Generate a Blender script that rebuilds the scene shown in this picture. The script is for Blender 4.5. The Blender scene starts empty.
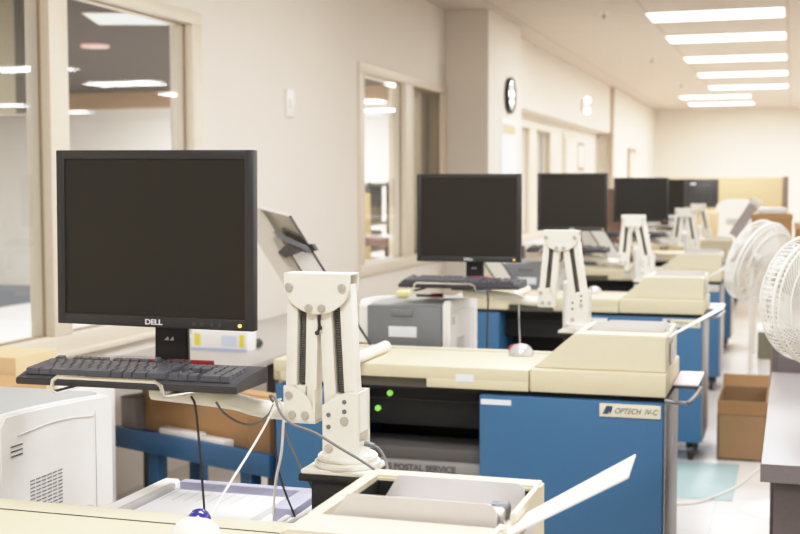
import bpy, bmesh, math, random
from mathutils import Vector, Matrix
random.seed(7)
C = bpy.context.scene.collection
PI = math.pi
# ------------------------------------------------------------------ camera
F = 1244.0; H = 1.42
def _n(v): return Vector(v).normalized()
_dy = _n((393, -81, F)); _r = .002
_up = _n((-_r, -1, -(-_r*_dy[0]-_dy[1])/_dy[2]))
_dx = _up.cross(_dy)
if _dx[0] < 0: _dx = -_dx
RW = (_dx, _dy, _up)                       # world axes expressed in (right, down, forward)
def ray(px, py):
    c = Vector((px-400, py-267, F)); return Vector([a.dot(c) for a in RW])
def at(px, py, Y=None, X=None, Z=None):
    w = ray(px, py)
    t = Y/w.y if Y is not None else (X/w.x if X is not None else (Z-H)/w.z)
    return Vector((0, 0, H)) + w*t
cam = bpy.data.objects.new('camera', bpy.data.cameras.new('camera')); C.objects.link(cam)
rt = Vector([a[0] for a in RW]); dn = Vector([a[1] for a in RW]); fw = Vector([a[2] for a in RW])
M = Matrix.Identity(4)
for i in range(3):
    M[i][0] = rt[i]; M[i][1] = -dn[i]; M[i][2] = -fw[i]
M[2][3] = H
cam.matrix_world = M
cam.data.sensor_width = 36; cam.data.lens = F*36/800
cam.data.clip_end = 100; cam.data.clip_start = .05
cam.data.dof.use_dof = True; cam.data.dof.focus_distance = 2.45; cam.data.dof.aperture_fstop = 5.6
cam.data.dof.aperture_blades = 0
bpy.context.scene.camera = cam
# ------------------------------------------------------------------ materials
def s2l(c):
    return tuple(((x/255)/12.92 if x/255 <= .04045 else ((x/255+.055)/1.055)**2.4) for x in c)
MATS = {}
def mat(name, rgb, rough=.5, metal=0, var=.05, scale=30, bump=0, spec=.5, emit=None, es=0, coat=0):
    if name in MATS: return MATS[name]
    m = bpy.data.materials.new(name); m.use_nodes = True
    nt = m.node_tree; b = nt.nodes['Principled BSDF']
    col = s2l(rgb)
    tc = nt.nodes.new('ShaderNodeTexCoord'); nz = nt.nodes.new('ShaderNodeTexNoise')
    nz.inputs['Scale'].default_value = scale; nz.inputs['Detail'].default_value = 4
    nt.links.new(tc.outputs['Object'], nz.inputs['Vector'])
    mx = nt.nodes.new('ShaderNodeMix'); mx.data_type = 'RGBA'
    mx.inputs[6].default_value = (*[max(0, x*(1-var)) for x in col], 1)
    mx.inputs[7].default_value = (*[min(1, x*(1+var)) for x in col], 1)
    nt.links.new(nz.outputs['Fac'], mx.inputs[0]); nt.links.new(mx.outputs[2], b.inputs['Base Color'])
    b.inputs['Roughness'].default_value = rough; b.inputs['Metallic'].default_value = metal
    b.inputs['Specular IOR Level'].default_value = spec
    if coat: b.inputs['Coat Weight'].default_value = coat
    if bump:
        bp = nt.nodes.new('ShaderNodeBump'); bp.inputs['Strength'].default_value = bump; bp.inputs['Distance'].default_value = .002
        nt.links.new(nz.outputs['Fac'], bp.inputs['Height']); nt.links.new(bp.outputs['Normal'], b.inputs['Normal'])
    if emit:
        b.inputs['Emission Color'].default_value = (*s2l(emit), 1); b.inputs['Emission Strength'].default_value = es
    MATS[name] = m; return m
WALL = mat('wall_paint', (226, 217, 204), .75, var=.02, scale=3, bump=.05)
WALLF = mat('wall_paint_far', (226, 218, 204), .75, var=.02, scale=2)
TAN = mat('frame_tan', (220, 207, 186), .45, var=.04)
TAND = mat('frame_tan_dark', (150, 130, 104), .5)
BEIGE = mat('beige_housing', (212, 201, 168), .45, var=.03, scale=60, bump=.05)
CREAM = mat('cream_steel', (243, 238, 225), .35, var=.02)
BLUE = mat('blue_paint', (51, 99, 138), .5, var=.05, scale=80, bump=.05)
BLUED = mat('bench_blue', (42, 86, 124), .45, var=.06)
ALU = mat('aluminium', (160, 158, 158), .4, metal=.6, var=.06, scale=40)
STEEL = mat('brushed_steel', (212, 207, 205), .45, metal=.25, var=.05, scale=25)
BOLT = mat('bolt_steel', (198, 194, 184), .3, metal=.4)
CHROME = mat('chrome', (230, 228, 222), .12, metal=1, var=.01)
BLACK = mat('black_plastic', (30, 29, 28), .45, var=.1)
BEZEL = mat('monitor_bezel', (44, 44, 44), .42, var=.06, scale=100)
SCREEN = mat('dark_screen', (40, 37, 31), .38, var=.05, scale=200, spec=.3)
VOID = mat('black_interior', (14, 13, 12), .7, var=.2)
DGREY = mat('dark_grey', (62, 60, 58), .5)
MGREY = mat('mid_grey_plastic', (112, 114, 117), .5, var=.05)
KEY = mat('key_grey', (82, 83, 88), .26, var=.1, scale=60)
WHITE = mat('white_plastic', (236, 232, 226), .42, var=.015)
GREYTOP = mat('printer_grey', (158, 158, 154), .5, var=.04)
PAPER = mat('white_paper', (240, 240, 240), .8, var=.01)
CARD = mat('cardboard', (178, 138, 92), .85, var=.06, scale=12)
CARDD = mat('cardboard_dark', (140, 104, 66), .85, var=.08, scale=12)
CARDL = mat('cardboard_light', (214, 184, 142), .85, var=.04, scale=10)
LAM = mat('laminate_grey', (176, 170, 168), .35, var=.04, scale=90)
LAMD = mat('laminate_edge', (112, 104, 104), .5, var=.12, scale=150)
PANELD = mat('panel_brown_grey', (92, 82, 80), .6, var=.12, scale=120)
RED = mat('red_plastic', (150, 36, 42), .4)
YEL = mat('yellow_label', (226, 208, 70), .6)
GREEN = mat('green_led', (140, 220, 90), .4, emit=(140, 225, 90), es=.9)
AMBER = mat('amber_led', (240, 190, 80), .4, emit=(255, 190, 80), es=1.5)
PURP = mat('violet_plastic', (172, 172, 198), .25, var=.05)
NAVY = mat('navy_ball', (44, 44, 130), .15, coat=.6)
SILV = mat('silver_plastic', (196, 192, 190), .28, metal=.4)
FAN = mat('fan_white', (238, 234, 224), .4, var=.02)
FANB = mat('fan_blade', (206, 202, 192), .4, var=.03)
LABEL = mat('label_white', (225, 228, 232), .6)
PLATE = mat('name_plate', (222, 214, 186), .5)
INK = mat('ink_blue', (40, 66, 96), .6)
INKG = mat('ink_grey', (84, 84, 84), .7)
WINK = mat('logo_white', (225, 225, 225), .4)
TRAY = mat('mail_tray_grey', (118, 114, 110), .6, var=.05)
TOPW = mat('cable_white', (226, 222, 212), .5)
CGREY = mat('cable_grey', (112, 108, 108), .5)
CBLK = mat('cable_black', (46, 44, 46), .5)
TANP = mat('partition_fabric', (192, 168, 128), .9, var=.04, scale=40)
BRNP = mat('brown_fabric', (132, 104, 88), .9, var=.05, scale=40)
PINK = mat('dim_red', (190, 150, 145), .6, emit=(235, 190, 185), es=.5)
REDGLOW = mat('reflection_red', (190, 110, 100), .6, emit=(215, 120, 105), es=.35)
def emis(name, rgb, st):
    m = bpy.data.materials.new(name); m.use_nodes = True; nt = m.node_tree
    nt.nodes.clear(); o = nt.nodes.new('ShaderNodeOutputMaterial'); e = nt.nodes.new('ShaderNodeEmission')
    e.inputs[0].default_value = (*s2l(rgb), 1); e.inputs[1].default_value = st
    nt.links.new(e.outputs[0], o.inputs[0]); return m
LIGHTM = emis('diffuser_glow', (255, 250, 238), 6)
LIGHTD = emis('diffuser_glow_dim', (246, 250, 248), 1.3)
def glassmat():
    m = bpy.data.materials.new('window_glass'); m.use_nodes = True; nt = m.node_tree; nt.nodes.clear()
    o = nt.nodes.new('ShaderNodeOutputMaterial'); mx = nt.nodes.new('ShaderNodeMixShader')
    t = nt.nodes.new('ShaderNodeBsdfTransparent'); g = nt.nodes.new('ShaderNodeBsdfGlossy')
    t.inputs[0].default_value = (.93, .94, .92, 1)
    g.inputs['Roughness'].default_value = .015
    f = nt.nodes.new('ShaderNodeFresnel'); f.inputs[0].default_value = 1.5
    nt.links.new(f.outputs[0], mx.inputs[0]); nt.links.new(t.outputs[0], mx.inputs[1]); nt.links.new(g.outputs[0], mx.inputs[2])
    nt.links.new(mx.outputs[0], o.inputs[0]); return m
GLASS = glassmat()
def clearmat(name, rgb, fac):
    m = bpy.data.materials.new(name); m.use_nodes = True; nt = m.node_tree; b = nt.nodes['Principled BSDF']
    b.inputs['Base Color'].default_value = (*s2l(rgb), 1); b.inputs['Alpha'].default_value = fac
    b.inputs['Roughness'].default_value = .4; return m
COVER = clearmat('clear_key_cover', (190, 190, 195), .25)
MATCLR = clearmat('floor_mat_tint', (178, 204, 204), .62)
def ceilmat():
    m = bpy.data.materials.new('ceiling_tiles'); m.use_nodes = True; nt = m.node_tree; b = nt.nodes['Principled BSDF']
    b.inputs['Roughness'].default_value = .9
    tc = nt.nodes.new('ShaderNodeTexCoord'); sp = nt.nodes.new('ShaderNodeSeparateXYZ'); nt.links.new(tc.outputs['Object'], sp.inputs[0])
    def line(out, off, per, w):
        a = nt.nodes.new('ShaderNodeMath'); a.operation = 'ADD'; a.inputs[1].default_value = off + per*50; nt.links.new(out, a.inputs[0])
        d = nt.nodes.new('ShaderNodeMath'); d.operation = 'MODULO'; d.inputs[1].default_value = per; nt.links.new(a.outputs[0], d.inputs[0])
        c = nt.nodes.new('ShaderNodeMath'); c.operation = 'LESS_THAN'; c.inputs[1].default_value = w; nt.links.new(d.outputs[0], c.inputs[0]); return c
    l1 = line(sp.outputs[0], .085, 1.2, .022); l2 = line(sp.outputs[1], -11.33, .6, .018)
    mm = nt.nodes.new('ShaderNodeMath'); mm.operation = 'MAXIMUM'; nt.links.new(l1.outputs[0], mm.inputs[0])
    h = nt.nodes.new('ShaderNodeMath'); h.operation = 'MULTIPLY'; h.inputs[1].default_value = .45; nt.links.new(l2.outputs[0], h.inputs[0]); nt.links.new(h.outputs[0], mm.inputs[1])
    nz = nt.nodes.new('ShaderNodeTexNoise'); nz.inputs['Scale'].default_value = 60; nt.links.new(tc.outputs['Object'], nz.inputs['Vector'])
    m0 = nt.nodes.new('ShaderNodeMix'); m0.data_type = 'RGBA'; m0.inputs[6].default_value = (*s2l((196, 185, 172)), 1); m0.inputs[7].default_value = (*s2l((208, 196, 182)), 1)
    nt.links.new(nz.outputs['Fac'], m0.inputs[0])
    m1 = nt.nodes.new('ShaderNodeMix'); m1.data_type = 'RGBA'; nt.links.new(mm.outputs[0], m1.inputs[0]); nt.links.new(m0.outputs[2], m1.inputs[6])
    m1.inputs[7].default_value = (*s2l((182, 168, 154)), 1); nt.links.new(m1.outputs[2], b.inputs['Base Color']); return m
CEIL = ceilmat()
def floormat():
    m = bpy.data.materials.new('floor_tiles'); m.use_nodes = True; nt = m.node_tree; b = nt.nodes['Principled BSDF']
    b.inputs['Roughness'].default_value = .3; b.inputs['Specular IOR Level'].default_value = .6
    tc = nt.nodes.new('ShaderNodeTexCoord'); br = nt.nodes.new('ShaderNodeTexBrick'); br.offset = 0
    nt.links.new(tc.outputs['Object'], br.inputs['Vector'])
    br.inputs['Color1'].default_value = (*s2l((214, 206, 198)), 1); br.inputs['Color2'].default_value = (*s2l((208, 200, 192)), 1)
    br.inputs['Mortar'].default_value = (*s2l((176, 168, 160)), 1); br.inputs['Scale'].default_value = 1
    br.inputs['Mortar Size'].default_value = .003; br.inputs['Brick Width'].default_value = .305; br.inputs['Row Height'].default_value = .305
    nt.links.new(br.outputs['Color'], b.inputs['Base Color']); return m
FLOOR = floormat()
# ------------------------------------------------------------------ mesh builder
class MB:
    def __init__(s): s.bm = bmesh.new()
    def _add(s, t, M=None):
        if M is not None: bmesh.ops.transform(t, matrix=M, verts=t.verts)
        me = bpy.data.meshes.new('t'); t.to_mesh(me); t.free(); s.bm.from_mesh(me); bpy.data.meshes.remove(me)
    def box(s, x0, x1, y0, y1, z0, z1, bev=0, M=None):
        t = bmesh.new(); bmesh.ops.create_cube(t, size=1)
        bmesh.ops.transform(t, matrix=Matrix.Translation(((x0+x1)/2, (y0+y1)/2, (z0+z1)/2)) @ Matrix.Diagonal((abs(x1-x0), abs(y1-y0), abs(z1-z0), 1)), verts=t.verts)
        if bev: bmesh.ops.bevel(t, geom=t.edges[:], offset=min(bev, abs(x1-x0)*.45, abs(y1-y0)*.45, abs(z1-z0)*.45), segments=2, affect='EDGES', profile=.5)
        s._add(t, M); return s
    def cyl(s, p0, p1, r0, r1=None, n=20, bev=0):
        p0 = Vector(p0); p1 = Vector(p1); r1 = r0 if r1 is None else r1; d = p1-p0
        t = bmesh.new(); bmesh.ops.create_cone(t, cap_ends=True, segments=n, radius1=r0, radius2=r1, depth=d.length)
        if bev:
            ed = [e for e in t.edges if abs(e.verts[0].co.z-e.verts[1].co.z) < 1e-6]
            bmesh.ops.bevel(t, geom=ed, offset=bev, segments=2, affect='EDGES')
        s._add(t, Matrix.Translation((p0+p1)/2) @ d.to_track_quat('Z', 'Y').to_matrix().to_4x4()); return s
    def sph(s, c, r, sc=(1, 1, 1), n=16, M=None):
        t = bmesh.new(); bmesh.ops.create_uvsphere(t, u_segments=n, v_segments=n//2+2, radius=r)
        T = Matrix.Translation(c) @ Matrix.Diagonal((*sc, 1))
        s._add(t, (M @ T) if M is not None else T); return s
    def tube(s, pts, r, n=8, closed=False):
        pts = [Vector(p) for p in pts]; k = len(pts); rings = []
        up = Vector((0, 0, 1)); prev = None
        for i, p in enumerate(pts):
            a = pts[(i-1) % k] if (i > 0 or closed) else p; b = pts[(i+1) % k] if (i < k-1 or closed) else p
            d = (b-a).normalized() if (b-a).length > 1e-9 else Vector((0, 0, 1))
            if prev is None:
                u = d.cross(up); u = d.cross(Vector((1, 0, 0))) if u.length < .05 else u
            else: u = prev - d*prev.dot(d)
            u.normalize(); prev = u; v = d.cross(u)
            rings.append([s.bm.verts.new(p + (u*math.cos(2*PI*j/n) + v*math.sin(2*PI*j/n))*r) for j in range(n)])
        m = k if closed else k-1
        for i in range(m):
            A = rings[i]; B = rings[(i+1) % k]
            for j in range(n):
                try: s.bm.faces.new((A[j], A[(j+1) % n], B[(j+1) % n], B[j]))
                except ValueError: pass
        if not closed:
            try: s.bm.faces.new(rings[0][::-1]); s.bm.faces.new(rings[-1])
            except ValueError: pass
        return s
    def prism(s, poly, a0, a1, axis='y', bev=0, M=None):
        """poly of 2-D points extruded along axis. y: (x,z); x: (y,z); z: (x,y)"""
        t = bmesh.new()
        f = {'y': lambda p, a: (p[0], a, p[1]), 'x': lambda p, a: (a, p[0], p[1]), 'z': lambda p, a: (p[0], p[1], a)}[axis]
        A = [t.verts.new(f(p, a0)) for p in poly]; B = [t.verts.new(f(p, a1)) for p in poly]; n = len(poly)
        t.faces.new(A); t.faces.new(B[::-1])
        for i in range(n): t.faces.new((A[i], B[i], B[(i+1) % n], A[(i+1) % n]))
        bmesh.ops.recalc_face_normals(t, faces=t.faces[:])
        if bev: bmesh.ops.bevel(t, geom=t.edges[:], offset=bev, segments=2, affect='EDGES')
        s._add(t, M); return s
    def quad(s, pts):
        s.bm.faces.new([s.bm.verts.new(p) for p in pts]); return s
    def build(s, name, m, parent=None, loc=None, smooth=True, label=None):
        bmesh.ops.recalc_face_normals(s.bm, faces=s.bm.faces[:])
        if loc is not None and parent is None:
            bmesh.ops.translate(s.bm, verts=s.bm.verts[:], vec=-Vector(loc))
        me = bpy.data.meshes.new(name); s.bm.to_mesh(me); s.bm.free(); me.materials.append(m)
        if smooth:
            for p in me.polygons: p.use_smooth = True
            try: me.set_sharp_from_angle(angle=math.radians(35))
            except Exception: pass
        o = bpy.data.objects.new(name, me); C.objects.link(o)
        if parent: o.parent = parent
        elif loc is not None: o.location = loc
        if label: o['label'] = label
        return o
def tag(o, label=None, cat=None, group=None, kind=None):
    if label: o['label'] = label
    if cat: o['category'] = cat
    if group: o['group'] = group
    if kind: o['kind'] = kind
    return o
def empty(name, loc, rz=0, label=None, cat=None, group=None):
    o = bpy.data.objects.new(name, None); C.objects.link(o); o.location = loc; o.rotation_euler = (0, 0, rz)
    o.empty_display_size = .05
    return tag(o, label, cat, group)
def struct(o): o['kind'] = 'structure'; return o
def copy_tree(o, parent=None):
    c = o.copy(); C.objects.link(c)
    if parent: c.parent = parent
    for ch in list(o.children): copy_tree(ch, c)
    return c
def text(body, size, name, m, parent, loc, rot=(PI/2, 0, 0), shear=0, offset=0, sx=1, align='LEFT', label=None):
    cu = bpy.data.curves.new(name, 'FONT'); cu.body = body; cu.size = size; cu.shear = shear; cu.offset = offset
    cu.align_x = align; cu.extrude = .0004
    t = bpy.data.objects.new('tmp', cu); C.objects.link(t)
    dg = bpy.context.evaluated_depsgraph_get(); dg.update()
    me = bpy.data.meshes.new_from_object(t.evaluated_get(dg)); bpy.data.objects.remove(t)
    me.materials.clear(); me.materials.append(m)
    o = bpy.data.objects.new(name, me); C.objects.link(o); o.parent = parent
    o.location = loc; o.rotation_euler = rot; o.scale = (sx, 1, 1)
    if label: o['label'] = label
    return o
def arc(cx, cz, r, a0, a1, n=14):
    return [(cx+r*math.cos(a0+(a1-a0)*i/n), cz+r*math.sin(a0+(a1-a0)*i/n)) for i in range(n+1)]
def smoothpath(P, n=8):
    P = [Vector(p) for p in P]; out = []
    Q = [2*P[0]-P[1]] + P + [2*P[-1]-P[-2]]
    for i in range(1, len(Q)-2):
        for j in range(n):
            t = j/n; a, b, c, d = Q[i-1:i+3]
            out.append(.5*((2*b)+(c-a)*t+(2*a-5*b+4*c-d)*t*t+(3*b-3*c+d-a)*t**3))
    out.append(P[-1]); return out
# ================================================================== THE ROOM
WX = -2.95; CZ = 2.97; YB = 26.1; XR = 10.5; YF = -4.0; T = .14
struct(MB().box(WX-6, XR, YF, YB+.2, -.1, 0).build('floor', FLOOR))
struct(MB().box(WX-.6, XR+.2, YF-.2, YB+.3, CZ, CZ+.1).build('ceiling', CEIL))
struct(MB().box(WX-.6, XR, YB, YB+.2, 0, CZ).build('wall_back', WALLF))
struct(MB().box(XR, XR+.2, YF, YB+.2, 0, CZ).build('wall_right', WALLF))
struct(MB().box(WX-.6, XR, YF-.2, YF, 0, CZ).build('wall_front', WALLF))
# left wall with openings; windows 1 (two panes), 2 (two panes), 3 in the recess
def wall_with_holes(name, x0, x1, y0, y1, z0, z1, holes, m):
    b = MB(); y = y0
    for (a, c, lo, hi) in holes:
        b.box(x0, x1, y, a, z0, z1); b.box(x0, x1, a, c, z0, lo); b.box(x0, x1, a, c, hi, z1); y = c
    b.box(x0, x1, y, y1, z0, z1); return struct(b.build(name, m, smooth=False))
wall_with_holes('wall_left', WX-T, WX, YF, YB, 0, CZ,
    [(2.9, 5.84, .78, 2.26), (8.42, 10.62, .86, 2.24), (13.2, 16.0, .8, 2.17)], WALL)
def window(n, y0, y1, z0, z1, panes, fw, x=WX, front=.018, glass=True):
    """frame ring around (y0..y1, z0..z1) outer size; panes = inner (ya,yb) openings"""
    root = empty('window_%d' % n, (x, y0, z0)); root['kind'] = 'structure'
    b = MB(); i0, i1 = z0+fw[2], z1-fw[3]
    b.box(-.10, front, 0, y1-y0, 0, i0-z0, .004); b.box(-.10, front, 0, y1-y0, i1-z0, z1-z0, .004)
    ys = [y0] + [v for p in panes for v in p] + [y1]
    for k in range(0, len(ys), 2): b.box(-.10, front, ys[k]-y0, ys[k+1]-y0, i0-z0, i1-z0, .004)
    b.build('window_frame', TAN, root)
    for (a, c) in panes:
        g = MB()   # dark gasket line
        g.box(-.035, -.025, a-y0, a-y0+.008, i0-z0, i1-z0); g.box(-.035, -.025, c-y0-.008, c-y0, i0-z0, i1-z0)
        g.box(-.035, -.025, a-y0, c-y0, i0-z0, i0-z0+.006); g.box(-.035, -.025, a-y0, c-y0, i1-z0-.006, i1-z0)
        g.build('gasket', TAND, root)
        if glass: MB().quad([(-.03, a-y0, i0-z0), (-.03, c-y0, i0-z0), (-.03, c-y0, i1-z0), (-.03, a-y0, i1-z0)]).build('pane', GLASS, root, smooth=False)
    return root
window(1, 2.9, 5.90, .72, 2.315, [(2.96, 4.50), (4.64, 5.79)], (.06, .1, .075, .065))
window(2, 8.36, 10.69, .775, 2.31, [(8.47, 9.47), (9.68, 10.58)], (.1, .1, .085, .075))
window(3, 13.2, 16.0, .8, 2.17, [(13.3, 14.40), (14.80, 15.72)], (.1, .1, .07, .07), front=.01)
# window 1 stool / sill board
struct(MB().box(WX-.01, WX+.035, 2.9, 5.93, .70, .726, .004).build('trim_1', TAN))
# square column, soffit over the recess and pilaster
struct(MB().box(WX, -2.56, 10.70, 12.10, 0, CZ).build('wall_column', WALL, smooth=False))
struct(MB().box(WX, -2.74, 12.10, 19.75, 2.25, CZ).build('wall_soffit', WALL, smooth=False))
struct(MB().box(WX, -2.72, 19.75, YB, 0, CZ).build('wall_far_left', WALLF, smooth=False))
struct(MB().box(-2.74, -2.70, 19.62, 19.80, 0, CZ).build('trim_2', mat('pilaster_edge', (176, 160, 136), .7)))
# recess door (pale) and far door
d1 = empty('door_1', (WX, 16.55, 0)); d1['kind'] = 'structure'
MB().box(0, .03, 0, 1.05, 0, 2.14).build('door_frame', TAN, d1); MB().box(.03, .05, .07, .98, 0, 2.07, .003).build('door_leaf', WALLF, d1)
MB().cyl((.05, .14, 1.0), (.11, .14, 1.0), .012).build('door_handle', ALU, d1)
d2 = empty('door_2', (-2.72, 21.6, 0)); d2['kind'] = 'structure'
MB().box(0, .03, 0, 1.0, 0, 2.08).build('door_frame', TAND, d2); MB().box(.02, .04, .08, .92, 0, 2.0).build('door_leaf', TAN, d2)
# neighbouring room seen through the windows
NZ = 2.75
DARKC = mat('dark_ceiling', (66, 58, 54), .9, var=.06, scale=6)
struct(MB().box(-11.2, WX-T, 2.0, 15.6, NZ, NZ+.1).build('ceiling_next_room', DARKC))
struct(MB().box(-11.4, -11.2, 2.0, 15.8, 0, 3.2).build('wall_next_room_left', mat('next_wall', (220, 214, 204), .8, var=.02)))
struct(MB().box(-11.2, WX-T, 15.6, 15.8, 0, 3.2).build('wall_next_room_back', MATS['next_wall'], smooth=False))
struct(MB().box(-11.2, WX-T, 15.57, 15.60, 2.52, NZ).build('trim_3', mat('brown_band', (176, 148, 118), .8)))
struct(MB().box(-3.9, WX-T, 5.86, 5.98, 0, .01).build('trim_4', TAN))
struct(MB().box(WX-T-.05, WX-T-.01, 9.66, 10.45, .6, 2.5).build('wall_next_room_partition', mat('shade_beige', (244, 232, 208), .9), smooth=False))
bk0, bk1 = at(-60, 60, Y=7.5).x, at(27, 60, Y=7.5).x
struct(MB().box(bk0, bk1, 7.5, 7.6, 1.93, NZ).build('wall_next_room_bulkhead', mat('bulkhead_beige', (182, 172, 150), .9), smooth=False))
struct(MB().box(at(15, 20, Y=7.45).x, at(24, 20, Y=7.45).x, 7.44, 7.5, 1.93, NZ).build('trim_5', mat('pipe_dark', (104, 98, 88), .8)))
# ------------------------------------------------------------------ ceiling fixtures
def fixture(label, group=None, m=LIGHTM, w=1.17, d=.60, name='ceiling_light'):
    r = empty(name, (0, 0, 0), 0, label, 'ceiling light', group)
    b = MB(); e = .02
    b.box(-w/2-e, -w/2, -d/2-e, d/2+e, -.012, 0); b.box(w/2, w/2+e, -d/2-e, d/2+e, -.012, 0)
    b.box(-w/2, w/2, -d/2-e, -d/2, -.012, 0); b.box(-w/2, w/2, d/2, d/2+e, -.012, 0)
    b.build('frame', WHITE, r)
    MB().box(-w/2, w/2, -d/2, d/2, -.008, -.001).build('diffuser', m, r, smooth=False)
    return r
ords = ['nearest and widest', 'second nearest', 'third nearest', 'fourth nearest', 'fifth nearest and narrowest']
ya = [11.68, 13.48, 15.70, 17.92, 20.25]
P0 = fixture('x'); proto_used = False
def put_fixture(x, y, label, group=None):
    global proto_used
    f = copy_tree(P0) if proto_used else P0
    proto_used = True
    f.location = (x, y, CZ); f['label'] = label
    if group: f['group'] = group
    elif 'group' in f: del f['group']
    return f
for k, y in enumerate(ya):
    put_fixture(-.69, y, '%s of the five glowing ceiling panels straight down the room' % ords[k], 'ceiling panels over the aisle')
put_fixture(-1.31, 22.3, 'upper of the two small far glowing ceiling panels set left of the others', 'far ceiling panels near the back wall')
put_fixture(-1.31, 24.2, 'lowest and farthest glowing ceiling panel, just before the back wall', 'far ceiling panels near the back wall')
refl = 'glowing ceiling panel seen only as a bright streak in the side window glass'
for (x, y) in [(3.45, 14.0), (3.45, 16.4), (3.45, 18.6), (8.2, 20.0), (8.2, 22.2), (1.6, 21.2), (2.1, 23.7), (3.0, 25.2)]:
    put_fixture(x, y, refl, 'ceiling panels on the far right side of the room')
# area lamps at the ceiling; panels out of view have no fixture
def area(x, y, z, sx, sy, p, col=(.93, .955, 1.0), rot=(0, 0, 0)):
    l = bpy.data.lights.new('area_lamp', 'AREA'); l.shape = 'RECTANGLE'; l.size = sx; l.size_y = sy; l.energy = p; l.color = col
    o = bpy.data.objects.new('area_lamp', l); C.objects.link(o); o.location = (x, y, z); o.rotation_euler = rot
    try: o.visible_glossy = True
    except Exception: pass
    return o
for y in [.3, 2.5, 4.7, 6.9] + ya + [22.3, 24.2]:
    area(-.69, y, CZ-.03, 1.1, .5, 60 if y < 12 else 50)
for (x, y) in [(3.45, -1.5), (3.45, 1.5), (3.45, 4.5), (3.45, 7.5), (8.2, 0), (8.2, 5), (3.45, 14.0), (3.45, 16.4), (3.45, 18.6), (8.2, 20.0), (8.2, 22.2), (1.6, 21.2), (2.1, 23.7)]:
    area(x, y, CZ-.03, 1.1, .55, 75)
area(-6.5, 4.0, NZ-.05, 1.2, 1.2, 330); area(-8.5, 8.5, NZ-.05, 1.2, 1.2, 400); area(-4.2, 11.0, NZ-.05, .8, .8, 160); area(-6.5, 13.6, NZ-.05, 1.2, 1.2, 330)  # lamps without fixtures, added to brighten the neighbouring room
# troffer in the neighbouring room
tf = fixture('square glowing ceiling panel in the dark ceiling behind the left window', m=LIGHTD, w=.62, d=.62)
p = at(133, 18, Z=NZ); tf.location = (p.x, p.y, NZ); tf.rotation_euler = (0, 0, .35)
pl = at(95, 45, Z=NZ)
tag(MB().cyl((pl.x, pl.y, NZ-.02), (pl.x, pl.y, NZ), .13, n=24).build('recessed_downlight', PINK, loc=(pl.x, pl.y, NZ)),
    'small round pinkish recessed light in the dark ceiling behind the left window', 'downlight')
ex = at(165, 117, X=-8.5)
o = empty('exit_sign_reflection', (ex.x, ex.y, ex.z), 0, 'faint red exit sign reflection in the left window glass, built as a glowing box behind it', 'sign')  # reflection of an exit sign, modelled as a glowing box behind the glass
MB().box(-.15, .15, -.02, .02, -.08, .08, .01).build('reflection_body', REDGLOW, o); MB().cyl((0, 0, .08), (0, 0, NZ-ex.z), .01).build('stem', DGREY, o)
# items in the neighbouring room behind window 2
def shelf_thing(name, label, cat, px0, px1, py0, py1, X, m, d=.5):
    a = at(px0, py0, X=X); b2 = at(px1, py1, X=X); y0, y1 = sorted((a.y, b2.y)); 
    r = empty(name, (X, (y0+y1)/2, 0), 0, label, cat); h = a.z; w = (y1-y0)/2
    return r, w, h, d
r, w, h, d = shelf_thing('storage_cabinet', 'olive tan cabinet seen through the glass of the middle window', 'cabinet', 360, 371, 194, 260, -4.0, CARD)
MB().box(-d, 0, -w, w, 0, h, .01).build('carcass', mat('olive_tan', (176, 156, 112), .7), r)
MB().box(0, .02, -w+.02, w-.02, .05, h*.48, .004).build('door', mat('olive_tan2', (196, 172, 128), .7), r)
MB().box(-d*.9, -.05, -w*.8, w*.8, h, h+.10, .04).build('white_cover', WHITE, r)
r, w, h, d = shelf_thing('rack_shelf', 'dark grey rack of equipment seen through the middle window', 'shelf', 374, 386, 182, 262, -4.5, DGREY)
b = MB()
for z in (.3, .7, 1.0, h-.03): b.box(-d, 0, -w*1.6, w*1.6, z-.02, z+.02)
b.build('shelf', MGREY, r)
b = MB()
for sx in (-d, -.03):
    for sy in (-w*1.6, w*1.6-.03): b.box(sx, sx+.03, sy, sy+.03, 0, h)
b.build('upright', DGREY, r)
for z, hh in ((.32, .28), (.72, .2), (1.02, .42)): MB().box(-d*.8, -.05, -w*1.2, w*1.2, z, z+hh, .02).build('equipment_box', DGREY, r)
a = at(394, 240, X=-3.46)
r = empty('side_table', (a.x, a.y, 0), 0, 'low brown table with pale papers seen through the middle window', 'table')
MB().box(-.26, .26, -.6, .5, a.z-.03, a.z, .005).build('table_top', mat('walnut', (132, 102, 84), .5), r)
for sx in (-.24, .21):
    for sy in (-.55, .45): MB().box(sx, sx+.03, sy, sy+.03, 0, a.z-.03).build('leg', DGREY, r)
tag(MB().box(a.x-.2, a.x+.2, a.y-.3, a.y+.2, a.z+.001, a.z+.03, .003).build('paper_stack', PAPER, loc=(a.x, a.y, a.z)), 'white papers lying on the table behind the middle window', 'paper')
tag(MB().box(a.x-.15, a.x+.2, a.y-.56, a.y-.38, a.z+.001, a.z+.05, .01).build('folder', mat('maroon', (110, 62, 62), .6), loc=(a.x, a.y-.5, a.z)), 'dark red folder on the table behind the middle window', 'folder')
struct(MB().box(WX-T-.05, WX-T-.01, 10.46, 10.9, .6, 2.5).build('trim_6', mat('shade_dark', (196, 182, 160), .9)))
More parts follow.
